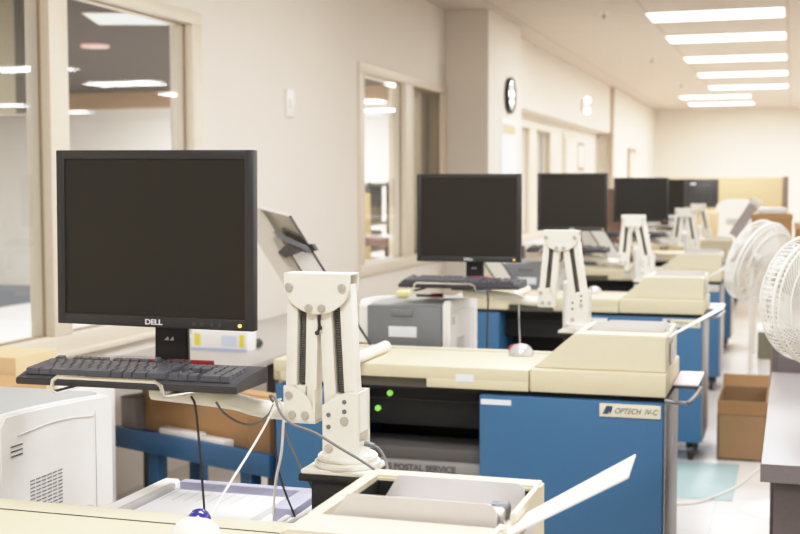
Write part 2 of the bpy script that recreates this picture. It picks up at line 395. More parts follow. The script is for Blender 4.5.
# wall things
s = empty('wall_switch', (WX, 7.10, 1.93), 0, 'white switch plate on the wall between the left and middle windows', 'switch')
MB().box(0, .012, -.06, .06, -.085, .085, .004).build('plate', WHITE, s); MB().box(.012, .022, -.012, .012, -.03, .03, .003).build('rocker', CREAM, s)
ck = empty('wall_clock', (-2.56, 11.50, 2.27), 0, 'round black rimmed clock high on the white column', 'clock')
b = MB(); b.tube([(.03, .155*math.cos(a), .155*math.sin(a)) for a in [2*PI*i/40 for i in range(40)]], .017, 10, True); b.cyl((0, 0, 0), (.03, 0, 0), .16, n=40); b.build('rim', BLACK, ck)
MB().cyl((.03, 0, 0), (.033, 0, 0), .145, n=40).build('dial', mat('clock_dial', (246, 244, 238), .12, coat=1), ck)
b = MB(); b.box(.034, .036, -.004, .004, -.02, .11); b.box(.036, .038, -.08, .02, -.004, .004); b.build('hand', BLACK, ck)
po = empty('wall_notice', (-2.56, 11.50, 1.73), 0, 'white notice sheet with a tan heading below the clock', 'notice')
MB().box(0, .008, -.32, .34, -.45, .32).build('sheet', PAPER, po); MB().box(.008, .011, -.26, .28, .18, .27).build('heading', mat('heading_tan', (214, 190, 150), .8), po)
em = empty('emergency_light', (-2.74, 16.8, 2.505), 0, 'pair of round bright lamps mounted on the soffit wall', 'emergency light')
MB().box(0, .05, -.05, .05, -.09, .09, .01).build('housing', WALL, em)
for dz in (.07, -.07): MB().sph((.09, 0, dz), .045, (.8, 1, 1)).build('lamp', LIGHTM, em)
fr = empty('framed_notice', (WX, 17.95, 1.85), 0, 'small tan framed sign on the recessed wall past the column', 'sign')
MB().box(0, .03, -.28, .28, -.20, .20, .004).build('frame', TAND, fr); MB().box(.03, .034, -.2, .2, -.15, .15).build('sheet', CREAM, fr)
for (px, py, lab) in [(604, 13, 'nearest small sprinkler head left of the ceiling panels'), (652, 58, 'second small sprinkler head further down the ceiling'), (681, 84, 'farthest small sprinkler head on the ceiling')]:
    q = at(px, py, Z=CZ); sp = empty('sprinkler_head', (q.x, q.y, CZ), 0, lab, 'sprinkler', 'sprinkler heads')
    MB().cyl((0, 0, -.006), (0, 0, 0), .04, n=16).build('escutcheon', CREAM, sp); MB().cyl((0, 0, -.05), (0, 0, -.006), .014, .01).build('nozzle', ALU, sp)
# ================================================================== SCANNING MACHINES
DZ = .833
def machine(label, xr, yf, near=False):
    r = empty('ballot_scanner', (xr, yf, 0), 0, label, 'scanner', 'row of ballot scanners')
    # desktop slab with a notched fascia
    b = MB(); b.box(-1.32, -.434, 0, .47, .79, DZ, .004)
    b.box(-1.32, -1.02, 0, .03, .762, .795, .003); b.box(-.775, -.434, 0, .03, .762, .795, .003)
    b.box(-1.32, -1.29, 0, .47, .762, .795, .003)
    d = b.build('desktop', BEIGE, r)
    MB().box(-1.31, -.44, .398, .402, DZ-.001, DZ+.0012).build('seam', DGREY, d)
    MB().box(-1.02, -.775, .02, .04, .757, .79).build('slot_panel', mat('slot_grey', (84, 80, 68), .6), r)
    MB().box(-.675, -.615, -.0015, 0, .786, .809).build('desk_sticker', LABEL, d)
    # cabinets
    lc = MB().box(-1.315, -1.07, .005, .45, .10, .745, .004).build('left_cabinet', BLUE, r)
    rc = MB().box(-.595, -.008, .0, .45, .10, .745, .004).build('right_cabinet', BLUE, r)
    MB().box(-.008, 0, .02, .45, .10, .745, .002).build('side_panel', ALU, rc)
    MB().box(-.59, -.49, -.002, 0, .715, .732).build('cabinet_sticker', LABEL, rc)
    pl_ = MB().box(-.205, -.015, -.004, 0, .696, .738, .001).build('name_plate', PLATE, rc)
    text('OPTECH  IV-C', .0245, 'plate_lettering', INK, pl_, (-.159, -.0045, .7085), shear=.35, offset=.0002, sx=.86)
    b = MB(); b.prism([(-.195, .705), (-.176, .705), (-.176, .714), (-.170, .705), (-.163, .731), (-.183, .731)], -.0052, -.0042); b.build('plate_emblem', INK, pl_)
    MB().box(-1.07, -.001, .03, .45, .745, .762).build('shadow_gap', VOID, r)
    # recess between the cabinets
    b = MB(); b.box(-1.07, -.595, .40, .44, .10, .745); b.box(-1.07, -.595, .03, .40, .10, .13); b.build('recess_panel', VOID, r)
    b = MB(); b.box(-1.07, -.595, .16, .40, .60, .735, .003); b.build('electronics_unit', mat('black_unit', (24, 23, 22), .6), r)
    MB().box(-1.06, -.6, .155, .16, .689, .692).build('groove', DGREY, r)
    # casters
    for (cx, cy) in ((-1.24, .06), (-1.24, .40), (-.06, .06), (-.06, .40)):
        w_ = MB().cyl((cx-.015, cy, .045), (cx+.015, cy, .045), .045, n=20, bev=.004).build('caster', BLACK, r)
        MB().box(cx-.025, cx+.025, cy-.02, cy+.02, .06, .10).build('caster_bracket', DGREY, w_)
    # hood
    hb = MB(); hb.box(-.43, 0, 0, .47, .763, .836, .005)
    prof = [(-.425, .836), (-.292, .952), (-.005, .952), (-.005, .836)]
    inner_x0, inner_x1, iy0, iy1 = -.272, -.016, .125, .375
    hood = hb.build('hood', BEIGE, r)
    b = MB()
    b.prism(prof, .03, iy0, bev=.004); b.prism(prof, iy1, .42, bev=.004)
    b.prism([(-.425, .836), (-.292, .952), (inner_x0, .952), (inner_x0, .836)], iy0-.006, iy1+.006)
    b.box(inner_x1, -.005, iy0-.006, iy1+.006, .836, .935, 0); b.box(inner_x1+.003, -.005, iy0+.08, iy1+.006, .93, .952)
    b.box(inner_x1, -.005, iy0-.006, iy0+.02, .93, .952)
    b.build('hood_top', mat('beige_light', (218, 208, 179), .42, var=.03), hood)
    MB().box(inner_x0, inner_x1, iy0, iy1, .837, .845).build('hopper_floor', VOID, hood)
    # upright steel guide plates with slanted left ends, steel bed and feed rollers
    def guide(y, xl, xr, z0, z1, sl=.036, rr=.014):
        pf = [(xl, z0), (xl+sl, z1)] + [(xr-rr+rr*math.cos(q), z1-rr+rr*math.sin(q)) for q in [PI/2*(1-i/6) for i in range(7)]] + [(xr, z0)]
        return MB().prism(pf, y, y+.002).build('guide_plate', STEEL, hood)
    guide(.136, inner_x0-.001, -.018, .935, .981); guide(.325, inner_x0+.020, -.018, .915, .967, .032)
    MB().box(inner_x0, inner_x1, iy1-.004, iy1-.001, .846, .944).build('hopper_shade', VOID, hood); MB().box(inner_x0+.001, inner_x0+.003, iy0+.06, iy1-.004, .846, .944).build('hopper_shade', VOID, hood)  # black sheets stand in for the shade inside the hopper
    MB().box(inner_x0+.045, inner_x1-.004, .138, .325, .915, .925).build('feed_bed', STEEL, hood)
    for i in range(4):
        yy = .165+i*.036; g = MB(); g.cyl((-.052, yy, .938), (-.030, yy, .938), .013, n=16, bev=.002); g.box(-.057, -.052, yy-.012, yy+.012, .915, .948); g.build('feed_roller', MGREY if i % 2 else STEEL, hood)
    # paper catch strip rising to the right of the hopper
    a0, a1 = Vector((-.012, .125, .935)), Vector((-.006, .275, .935))
    b0, b1 = Vector((.162, .125, 1.035)), Vector((.154, .28, 1.033))
    b = MB(); tk = Vector((.001, 0, -.002))
    vs = [b.bm.verts.new(v) for v in (a0, b0, b1, a1)]; ws = [b.bm.verts.new(v+tk) for v in (a0, b0, b1, a1)]
    b.bm.faces.new(vs); b.bm.faces.new(ws[::-1])
    for i in range(4): b.bm.faces.new((vs[i], vs[(i+1) % 4], ws[(i+1) % 4], ws[i]))
    b.build('catch_strip', WHITE, hood, smooth=False)
    MB().box(-.002, .001, .15, .30, .845, .915).build('side_slot', STEEL, hood)
    # side shelf and handle
    MB().box(.004, .085, .19, .48, .774, .780, .002).build('side_shelf', mat('shelf_pale', (226, 216, 216), .4), r)
    b = MB(); b.tube([(-.004, .0, .752), (.055, -.10, .752), (.075, -.09, .758), (.09, .18, .768), (.07, .24, .768), (0, .24, .762)][:0] or smoothpath([(0, -.005, .757), (.05, -.04, .757), (.074, -.02, .759), (.09, .15, .765), (.085, .20, .768), (.01, .21, .768)], 5), .007, 8)
    b.build('handle', mat('handle_steel', (120, 118, 118), .3, metal=.7), r)
    return r
mlabels = ['foreground beige scanner cropped by the bottom edge of the picture',
           'second beige scanner on blue cabinets with a readable name plate and grey mail tray beneath',
           'third beige scanner, just behind the one with the readable name plate',
           'fourth beige scanner whose blue cabinet shows left of the fans',
           'farthest beige scanner half hidden behind the smaller fan']
mxy = [(-.365, 1.52), (-.365, 3.90), (-.424, 6.50), (-.46, 8.80), (-.49, 11.1)]
for i, (x, y) in enumerate(mxy):
    if i == 0: m0 = machine(mlabels[0], x, y)
    else:
        c = copy_tree(m0); c.location = (x, y, 0); c['label'] = mlabels[i]
        if i == 1: sec = c
for (px, py) in ((390, 393), (378, 408)):
    q = at(px, py, Y=4.055); MB().cyl((q.x+.365, .150, q.z), (q.x+.365, .16, q.z), .0095, n=14).build('indicator_light', GREEN, sec)
# mail trays in the recess of the second machine
t = empty('mail_tray', (-1.215, 3.93, .13), 0, 'grey plastic mail tray with lettering in the black recess under the second scanner', 'mail tray')
b = MB(); b.prism([(-.2, 0), (.2, 0), (.235, .34), (-.235, .34)], 0, .02); b.box(-.235, .235, -.006, .02, .335, .375, .004)
b.box(-.2, .2, .02, .26, 0, .01); b.prism([(.2, 0), (.235, .35), (.225, .35), (.19, 0)], 0, .26); b.prism([(-.2, 0), (-.235, .35), (-.225, .35), (-.19, 0)], 0, .26); b.build('tray_body', mat('tray_light', (138, 134, 130), .6), t)
MB().box(-.23, .23, .03, .24, .30, .415, .01).build('tray_sleeve', mat('tray_dark', (84, 80, 76), .7), t)
text('UNITED STATES POSTAL SERVICE', .0288, 'tray_lettering', INKG, t, (.150, -.0075, .343), offset=.0012, sx=1.0, align='RIGHT')
t.location = (-1.197, 3.935, .131)
# ================================================================== MONITORS
def monitor(label):
    r = empty('computer_monitor', (0, 0, 0), 0, label, 'monitor', 'flat monitors on the arms')
    w, h, d = .420, .350, .022   # z=0 at lower edge of the panel
    fr = MB(); fr.box(-w/2, -w/2+.018, 0, d, 0, h, .002); fr.box(w/2-.018, w/2, 0, d, 0, h, .002)
    fr.box(-w/2+.016, w/2-.016, 0, d, h-.018, h, .002); fr.box(-w/2+.016, w/2-.016, 0, d, 0, .022, .002); fr.box(-w/2+.01, w/2-.01, .012, d+.016, .01, h-.01, .008)
    fr.box(-.12, .12, d+.014, d+.034, .06, .28, .012)
    fr.build('bezel', BEZEL, r)
    MB().box(-w/2+.018, w/2-.018, .0035, .014, .022, h-.018).build('screen', SCREEN, r)
    b = MB(); b.prism([(-.020, -.090), (.052, -.090), (.047, .18), (-.018, .18)], .042, .056, bev=.003); b.build('stand_neck', BLACK, r)
    MB().box(-.07, .10, .03, .125, -.0930, -.0885, .001).build('stand_base', BLACK, r)
    for i in range(4): MB().cyl((.088+i*.0165+(.004 if i > 1 else 0), -.0022, .0105), (.088+i*.0165+(.004 if i > 1 else 0), .001, .0105), .0042, n=12).build('button', DGREY, r)
    MB().cyl((.183, -.0022, .0105), (.183, .001, .0105), .0036, n=12).build('power_light', AMBER, r)
    text('DELL', .0145, 'monitor_lettering', WINK, r, (-.017, -.0006, .006), offset=.0005, sx=1.15)
    b = MB(); b.prism([(.002, -.030), (.010, -.022), (.012, -.030)], .0405, .0418); b.prism([(.014, -.030), (.021, -.022), (.023, -.030)], .0405, .0418); b.build('stand_mark', WINK, r)
    return r
mon0 = monitor('large dark monitor in the left foreground')
def place_mon(c, x, y, z, rz=0, label=None):
    c.location = (x, y, z); c.rotation_euler = (0, math.radians(.5) if c is mon0 else 0, math.radians(rz))
    if label: c['label'] = label
place_mon(mon0, -1.204, 2.19, 1.143); 
for (x, y, z, rz, l) in [(-1.178, 4.60, 1.124, 0, 'second dark monitor from the front, above the grey fronted printer'),
                         (-1.222, 7.2, 1.153, 2, 'third dark monitor from the front, right of the second one'),
                         (-1.09, 9.5, 1.142, 10, 'fourth dark monitor, beside a white A-shaped arm and overlapping a farther one'),
                         (-1.155, 11.8, 1.14, 0, 'fifth dark monitor mostly hidden behind the fourth'),
                         (-1.03, 15.0, 1.16, 180, 'far monitor seen from behind with a small white sticker')]:
    c = copy_tree(mon0); place_mon(c, x, y, z+.009, rz, l); c.scale = (.975, .975, .96)
far_mon = c; mon0.scale = (1.03, 1.03, 1.0)
MB().box(.06, .12, .0395, .0405, .25, .30).build('back_sticker', LABEL, far_mon)
# ================================================================== ARMS
def arm(label, la, ra, x, y, n_label=None):
    """x = centre of top plate, la/ra = lean of left/right column"""
    r = empty('lift_stand', (x, y, 0), 0, label, 'monitor arm', 'cream steel arms behind the scanners')
    zt = 1.257
    # fixed foot
    fx = .046 + (ra-.03)*.33
    foot = MB(); foot.cyl((fx, .01, .885), (fx, .01, .897), .064, n=40, bev=.003); foot.cyl((fx, .01, .897), (fx, .01, .908), .058, n=40, bev=.003)
    foot.prism([(fx-.074, .876), (fx+.06, .876), (fx+.06, .885), (fx-.074, .885)], -.05, .07, bev=.002)
    fo = foot.build('arm_base', CREAM, r)
    b = MB(); b.box(fx-.078, fx+.062, -.052, .075, .862, .876, .002); b.box(fx-.055, fx+.05, -.045, .06, .62, .862, .003); b.box(fx-.055, fx+.05, -.235, -.04, .62, .70, .003); b.build('mounting_bracket', BLACK, r)
    low = MB(); low.prism([(fx-.037, .905), (fx+.036, .905), (fx+.036, 1.032), (fx+.012, 1.032), (fx-.016, 1.021), (fx-.037, 1.006)], -.03, -.024, bev=.001)
    low.prism([(fx-.037, .905), (fx+.036, .905), (fx+.036, 1.032), (fx+.012, 1.032), (fx-.016, 1.021), (fx-.037, 1.006)], .03, .036)
    low.box(fx+.032, fx+.036, -.027, .033, .955, 1.032); low.box(fx-.036, fx+.034, -.027, .033, .905, .93)
    lo = low.build('lower_bracket', CREAM, r)
    for (bx, bz, rr) in ((.008, .978, .0085), (-.024, .924, .0085)): MB().cyl((fx+bx, -.034, bz), (fx+bx, -.029, bz), rr, n=14, bev=.001).build('bolt', BOLT, lo)
    for (bx, bz) in ((.008, 1.014), (.008, .996), (-.024, .988), (-.024, .965)): MB().cyl((fx+bx, -.0315, bz), (fx+bx, -.0295, bz), .0045, n=12).build('rivet', MGREY, lo)
    def column(x0, z0, x1, z1, slot0, slot1, wd=.058):
        d = Vector((x1-x0, 0, z1-z0)); L = d.length; d.normalize(); s_ = Vector((d.z, 0, -d.x))
        if s_.x < 0: s_ = -s_
        T_ = Matrix(((s_.x, 0, d.x, x0), (0, 1, 0, 0), (s_.z, 0, d.z, z0), (0, 0, 0, 1)))
        c_ = MB(); h = wd/2
        c_.box(-h, -.0095, -.02, .012, 0, L, .0015, T_); c_.box(.0085, h, -.02, .012, 0, L, .0015, T_)
        c_.box(-.012, .012, -.02, .012, 0, slot0, .0, T_); c_.box(-.012, .012, .006, .012, 0, L, 0, T_)
        o_ = c_.build('lift_column', CREAM, r)
        q = MB(); q.box(-.010, .009, .002, .006, slot0, slot1, 0, T_); q.build('slot', VOID, o_)
        sp = MB(); n = 34; k = 0
        pts = []
        for i in range(n*6+1):
            t_ = i/(n*6); a = 2*PI*i/6; v = T_ @ Vector((.0055*math.cos(a), -.006+.0055*math.sin(a), slot0+.002+(slot1-slot0-.004)*t_)); pts.append(v)
        sp.tube(pts, .0014, 5); sp.build('spring', mat('spring_grey', (128, 126, 120), .35, metal=.4), o_)
        return o_
    # columns hang from / rise to the top plate
    column(-.034, 1.225, -.034-la*.9, .985, -0.0+.0, .0, .056) if False else None
    lx1 = -.033-math.sin(la)*.23
    column(lx1, .975, -.033, 1.235, .065, .215, .063)
    rx1 = fx-.002
    column(rx1-.001, 1.0, .031, 1.235, .027, .190, .066)
    # quarter-round end plate of the hanging column
    q = MB(); pf = [(lx1-.031, .972)] + [(lx1+.030, .972)] + arc(lx1-.031, .985, .061, 0, PI/2, 10)[0:] 
    pf = [(lx1-.031, .972), (lx1+.030, .972)] + [(lx1-.031+.061*math.cos(a), .985+.055*math.sin(a)) for a in [PI/2*i/10 for i in range(11)]]
    q.prism(pf, -.029, -.0235, bev=.001); q.box(lx1-.030, lx1+.033, -.027, .014, .968, .975, .001); q.box(lx1+.029, lx1+.033, -.0285, .012, .972, 1.035)
    ql = q.build('end_plate', CREAM, r)
    for (bx, bz) in ((-.019, 1.022), (-.012, .985), (.014, .985)): MB().cyl((lx1+bx, -.034, bz), (lx1+bx, -.029, bz), .0078, n=14, bev=.001).build('bolt', BOLT, ql)
    # D-shaped top plate
    tp = MB(); pf = [(-.067, zt), (-.067, zt-.014)] + [(.067*math.cos(a), zt-.018+.060*math.sin(a)) for a in [PI+PI*i/18 for i in range(19)]] + [(.067, zt-.014), (.067, zt)]
    tp.prism(pf, -.033, -.028, bev=.0012); tp.prism(pf, .014, .018); tp.box(-.067, .067, -.031, .016, zt-.003, zt, .001)
    tpo = tp.build('top_plate', CREAM, r)
    for (bx, bz) in ((-.055, -.026), (.052, -.026), (-.015, -.066), (.011, -.066)): MB().cyl((bx, -.040, zt+bz), (bx, -.032, zt+bz), .0078, n=14, bev=.0015).build('bolt', BOLT, tpo)
    b = MB(); b.tube([(.002, -.02, 1.185), (.001, -.022, 1.165), (.003, -.024, 1.153), (-.001, -.026, 1.145)], .0025, 6); b.sph((.004, -.026, 1.153), .0045); b.sph((-.002, -.026, 1.143), .0045); b.build('release_cord', BLACK, r)
    return r, lx1, fx
def support(r, lx1, wid=.5, cx=None):
    """horizontal carrying arm from the hanging column to the tray, with tray plate and chrome rest bar"""
    x0 = lx1-.02
    path = smoothpath([(x0, -.01, .988), (x0-.035, -.015, .988), (x0-.075, -.02, .993), (x0-.115, -.02, 1.002), (x0-.19, -.02, 1.008), (x0-.30, -.01, 1.012)], 6)
    b = MB(); b.tube(path, .0175, 12)
    bmesh.ops.scale(b.bm, vec=(1, 1, 1), verts=b.bm.verts[:])
    b.build('carrying_arm', CREAM, r)
i_arms = []
arms_px = [(-.8555, 2.22, .03, .03, 'nearest cream steel monitor arm with bolts and black springs, centre left'),
           (-.820, 4.62, .10, .10, 'second cream steel monitor arm, A-shaped, behind the readable name plate scanner'),
           (-.866, 7.2, .10, .14, 'third cream steel monitor arm, in front of the fourth monitor'),
           (-.769, 9.5, .14, .12, 'fourth cream steel monitor arm, small and A-shaped'),
           (-.83, 11.8, .12, .14, 'farthest cream steel monitor arm, overlapping the fourth')]
for i, (x, y, la, ra, l) in enumerate(arms_px):
    r, lx1, fx = arm(l, la, ra, x, y); i_arms.append((r, lx1, fx)); support(r, lx1)
    kx = (-1.188, -1.20, -1.23, -1.09, -1.13)[i] - x     # tray centre
    zk = 1.042
    tr = MB().box(kx-.16, kx+.15, -.12, .15, zk-.004, zk, .001).build('tray_plate', DGREY, r)
    MB().box(kx-.05, kx+.10, .0, .09, zk-.02, zk-.004).build('tray_mount', DGREY, r)
    xs0, xs1 = kx-.145, kx+.09
    b = MB(); b.tube([(xs0+.02, -.10, zk-.006), (xs0, -.178, zk-.010), (xs0-.001, -.188, zk-.004), (xs0+.004, -.190, zk+.014), (xs0+.014, -.190, zk+.021)]
        + [(xs1-.014, -.190, zk+.021), (xs1-.003, -.190, zk+.014), (xs1+.001, -.188, zk-.004), (xs1, -.182, zk-.004), (xs1+.03, -.10, zk-.006)], .0042, 8)
    b.build('rest_bar', CHROME, r, label='chrome wire rest bar')
    if i > 0:
        MB().cyl((-.005+(.012), .10, .86), (-.005+.012, .10, 1.06), .021, n=18, bev=.006).build('counterweight', WHITE, r)
# ================================================================== KEYBOARDS
def keyboard(label, detailed):
    r = empty('keyboard', (0, 0, 0), 0, label, 'keyboard', 'dark keyboards on the trays')
    w, d = .462, .152
    prof = [(0, 0), (d, 0), (d, .030), (.03, .021), (0, .012)]
    MB().prism(prof, -w/2, w/2, axis='x', bev=.002).build('keyboard_body', mat('kb_body', (52, 52, 54), .4), r)
    tilt = math.atan((.030-.021)/(d-.03)); rows = [5.5, 4, 3, 2, 1, 0]
    def key(b, x0, x1, row, hgt=.0105):
        y0 = .016+row*.0185; z0 = .0195+(y0-.03)*math.tan(tilt); 
        T_ = Matrix.Translation((0, y0, z0)) @ Matrix.Rotation(tilt, 4, 'X')
        t_ = bmesh.new(); q = .0022
        vs = [(x0+.0008, 0, 0), (x1-.0008, 0, 0), (x1-.0008, .018, 0), (x0+.0008, .018, 0), (x0+q, .002, hgt), (x1-q, .002, hgt), (x1-q, .0155, hgt+.001), (x0+q, .0155, hgt+.001)]
        V = [t_.verts.new(v) for v in vs]
        for f in ((0, 1, 5, 4), (1, 2, 6, 5), (2, 3, 7, 6), (3, 0, 4, 7), (4, 5, 6, 7)): t_.faces.new([V[k] for k in f])
        b._add(t_, T_)
    L = []; u = .0199; X0 = -w/2+.012
    def row(rw, ws, x):
        for k in ws:
            if k > 0: L.append((x, x+k*u, rw))
            x += abs(k)*u
    row(0, [1.5, 1.25, 6.5, 1.25, 1.0, 1.5, 2], X0)
    row(1, [2.25]+[1]*10+[2.75], X0); row(2, [1.75]+[1]*11+[2.25], X0); row(3, [1.5]+[1]*12+[1.5], X0); row(4, [1]*13+[2], X0)
    row(5.55, [1, -1, 1, 1, 1, 1, -.5, 1, 1, 1, 1, -.5, 1, 1, 1, 1], X0)
    X1 = X0+15.3*u
    row(0, [1, 1, 1], X1); row(1, [-1, 1, -1], X1); row(3, [1, 1, 1], X1); row(4, [1, 1, 1], X1)
    X2 = X1+3.3*u
    row(0, [2, 1], X2); row(1, [1, 1, 1], X2); row(2, [1, 1, 1], X2); row(3, [1, 1, 1], X2); row(4, [1, 1, 1], X2); 
    L = L[:100]
    if detailed:
        for (a, c, rw) in L: b = MB(); key(b, a, c, rw); b.build('key', KEY, r, smooth=False)
        b = MB(); b.box(.02, .12, d-.012, d-.004, .026, .0385, .002); b.box(-.06, .0, d-.012, d-.006, .026, .037, .002)
        b.build('red_marker', RED, r, label='red tags along the back of the keys')
        b = MB(); b.box(-.13, .0, d-.006, d+.004, .018, .040, .001); b.build('clear_flap', COVER, r)
    else:
        b = MB()
        for (a, c, rw) in L: key(b, a, c, rw)
        b.build('keys', KEY, r, smooth=False)
        b = MB(); b.box(.02, .10, d-.035, d-.005, .0275, .038, .003); b.build('red_marker', RED, r)
    return r
k0 = keyboard('dark keyboard under the large foreground monitor', True)
k0.location = (-1.192, 2.050, 1.0425); k0.rotation_euler = (0, 0, math.radians(1.2))
k1 = keyboard('dark keyboard under the second monitor', False); k1.location = (-1.180, 4.45, 1.0425)
for (x, y, l) in ((-1.23, 7.05, 'dark keyboard under the third monitor'), (-1.10, 9.35, 'dark keyboard under the fourth monitor')):
    c = copy_tree(k1); c.location = (x, y, 1.0425); c['label'] = l
# ================================================================== MICE
def mouse(label, body, ball, loc, ballside):
    r = empty('computer_mouse', loc, 0, label, 'mouse')
    b = MB(); b.sph((0, 0, 0), .04, (1.0, .9, .95), 24)
    bm_ = b.bm; bmesh.ops.bisect_plane(bm_, geom=bm_.verts[:]+bm_.edges[:]+bm_.faces[:], plane_co=(0, 0, 0), plane_no=(0, 0, -1), clear_outer=True)
    for v in bm_.verts: v.co.z *= (.62+.35*(v.co.y > -9))
    b.build('mouse_shell', body, r)
    r.scale = (1.12,)*3
    MB().sph(ballside, .018, (1, 1, .9)).build('ball', ball, r)
    return r
mouse('pale mouse with a dark blue ball on the foreground scanner top', CREAM, NAVY, (-.935, 1.835, DZ+.0015), (.0, .012, .029))
mouse('silver mouse with a red side on the top of the readable name plate scanner', SILV, RED, (-.893, 4.23, DZ+.001), (-.024, .008, .016))
mouse('small silver mouse with a red side on the third scanner top', SILV, RED, (-1.03, 6.80, DZ+.001), (-.024, .008, .016))
# ================================================================== PRINTERS
def printer(label):
    r = empty('laser_printer', (0, 0, 0), 0, label, 'printer', 'white and grey laser printers')
    W, D, Hh = .357, .43, .405
    prof = [(0, 0), (D, 0), (D, Hh-.030)] + [(D-.012, Hh-.018)] + [(D*(1-t)*.96, Hh-.018+.020*math.sin(PI/2*t)) for t in (.1, .25, .4, .6, .8, .95)] + [(0, Hh-.02)]
    MB().prism(prof, -.028, 0, axis='x', bev=.004).build('side_cover', WHITE, r)
    MB().prism(prof, -W, -W+.04, axis='x', bev=.004).build('side_cover', WHITE, r)
    MB().box(-W+.04, -.028, .012, D-.005, 0, Hh-.03, .004).build('body', WHITE, r)
    MB().box(-W+.03, -.03, .02, D-.01, Hh-.03, Hh-.012, .008).build('top_cover', GREYTOP, r)
    f = MB(); f.box(-W+.035, -.03, -.012, .02, .05, Hh-.016, .006); f.box(-W+.13, -.14, -.02, 0, Hh-.055, Hh-.03, .004); f.build('front_cover', MGREY, r)
    MB().box(-.235, -.125, -.0135, -.012, Hh-.135, Hh-.095).build('front_label', LABEL, r)
    # inset moulding line on the side
    b = MB(); pts = [(.0008, .06, Hh-.045), (.0008, .2, Hh-.040), (.0008, D-.09, Hh-.055), (.0008, D-.075, Hh-.07), (.0008, D-.075, .03)]
    b.tube(smoothpath(pts, 4), .0012, 6); b.build('moulding_line', mat('mould_grey', (205, 200, 194), .5), r)
    b = MB()
    for i in range(3): b.box(-.001, .0012, .035, .075, Hh-.066-i*.010, Hh-.0635-i*.010)
    b.build('vent_slit', DGREY, r)
    b = MB()
    for i in range(16):
        for j in range(6):
            y0 = .10+j*.0205; b.box(-.001, .0012 if j < 4 else .0009, y0, y0+.016, .255-i*.0078, .2575-i*.0078)
    b.build('vent_grille', MGREY, r)
    return r
pr0 = printer('white laser printer cropped at the lower left with a louvred side')
pr0.location = (-1.50, 2.10, .555)
stands = [(pr0.location.copy(), 'low grey stand under the cropped foreground printer')]
for (x, y, l, l2) in [(-1.213, 4.46, 'laser printer with a dark grey front under the second monitor', 'low grey stand under the printer behind the name plate scanner'),
                      (-1.28, 7.08, 'grey laser printer right of the second monitor, behind the third scanner', 'low grey stand behind the third scanner'),
                      (-1.30, 9.40, 'far grey laser printer under the third monitor, behind the fourth scanner', 'low grey stand behind the fourth scanner')]:
    c = copy_tree(pr0); c.location = (x, y, .585); c['label'] = l; stands.append((c.location.copy(), l2))
for (p, l) in stands:
    s = empty('printer_stand', (p.x, p.y, 0), 0, l, 'stand', 'low printer stands')
    MB().box(-.39, .01, -.01, .44, p.z-.025, p.z, .003).build('stand_top', LAM, s)
    for sx in (-.385, -.015):
        for sy in (0, .41): MB().box(sx, sx+.025, sy, sy+.025, 0, p.z-.025).build('leg', DGREY, s)
# ================================================================== SLANTED CHUTES
CHG = mat('chute_grey', (168, 162, 164), .5, var=.03)
def chute(label):
    """slanted trough: top left T0, top right T1, running down along D to the desk"""
    T0 = at(261, 208, Y=4.22); T1 = at(290, 215.5, Y=4.14); E0 = at(345, 343, Y=4.22); E1 = at(371, 345, Y=4.14)
    base = (E0+E1)/2; base.z = DZ+.001
    r = empty('document_chute', base, 0, label, 'paper chute', 'slanted sheet metal chutes')
    def Pn(s_, t, n=0): 
        a_ = T0.lerp(T1, s_); b_ = E0.lerp(E1, s_); return a_.lerp(b_, t)-base+Vector((0, -n, 0))
    def slab(b, pts, th=.003):
        A = [b.bm.verts.new(p) for p in pts]; B = [b.bm.verts.new(p+Vector((th*.3, th, 0))) for p in pts]; k = len(pts)
        b.bm.faces.new(A); b.bm.faces.new(B[::-1])
        for i in range(k): b.bm.faces.new((A[i], B[i], B[(i+1) % k], A[(i+1) % k]))
    b = MB(); slab(b, [Pn(0, 0), Pn(1, 0), Pn(1, 1), Pn(0, 1)]); b.build('back_sheet', mat('sheet_mirror', (150, 144, 132), .25, metal=.8), r, smooth=False)
    b = MB(); slab(b, [Pn(.12, .30, .006), Pn(.95, .30, .006), Pn(.95, .98, .006), Pn(.12, .98, .006)], .002); b.build('paper_sheet', PAPER, r, smooth=False)
    o = Vector((-.085, -.02, -.01))
    b = MB(); slab(b, [Pn(0, 0), Pn(0, 1), Pn(0, 1)+o, Pn(0, .0)+o*1.0]); b.build('side_flange', mat('flange_beige', (196, 188, 174), .5), r, smooth=False)
    b = MB(); b.tube([Pn(0, 0, .002), Pn(1, 0, .002)], .005, 6); b.build('top_edge', WHITE, r)
    b = MB(); b.tube([Pn(1, 0, .002), Pn(1, 1, .002)], .0045, 6); b.build('edge_trim', BLACK, r)
    b = MB(); slab(b, [Pn(.05, .17, .03), Pn(1.0, .24, .03), Pn(1.0, .29, .03), Pn(.05, .22, .03)], .012); b.build('clip_bar', MGREY, r, smooth=False)
    b = MB(); slab(b, [Pn(.3, .25, .035), Pn(.8, .28, .035), Pn(-.12, .37, .035), Pn(-.28, .34, .035)], .012); slab(b, [Pn(1.0, .22, .01), Pn(1.22, .21, .01), Pn(1.22, .26, .01), Pn(1.0, .28, .01)], .015); b.build('paper_clip', DGREY, r, smooth=False)
    q0 = at(348, 362, Z=DZ+.021)-base; q1 = at(386, 346, Z=DZ+.021)-base; MB().cyl(q0, q1, .019, n=20, bev=.003).build('foot_bar', CREAM, r)
    return r
ch = chute('slanted metal chute with dark clip showing right of the foreground monitor')
q = copy_tree(ch); q.location.y += 2.58; q.location.x += -.02; q['label'] = 'short visible end of a slanted chute beside the lower right of the second monitor'
q = copy_tree(ch); q.location = (-1.20, 9.08, DZ+.001); q['label'] = 'small slanted white chute between the third and fourth monitors'
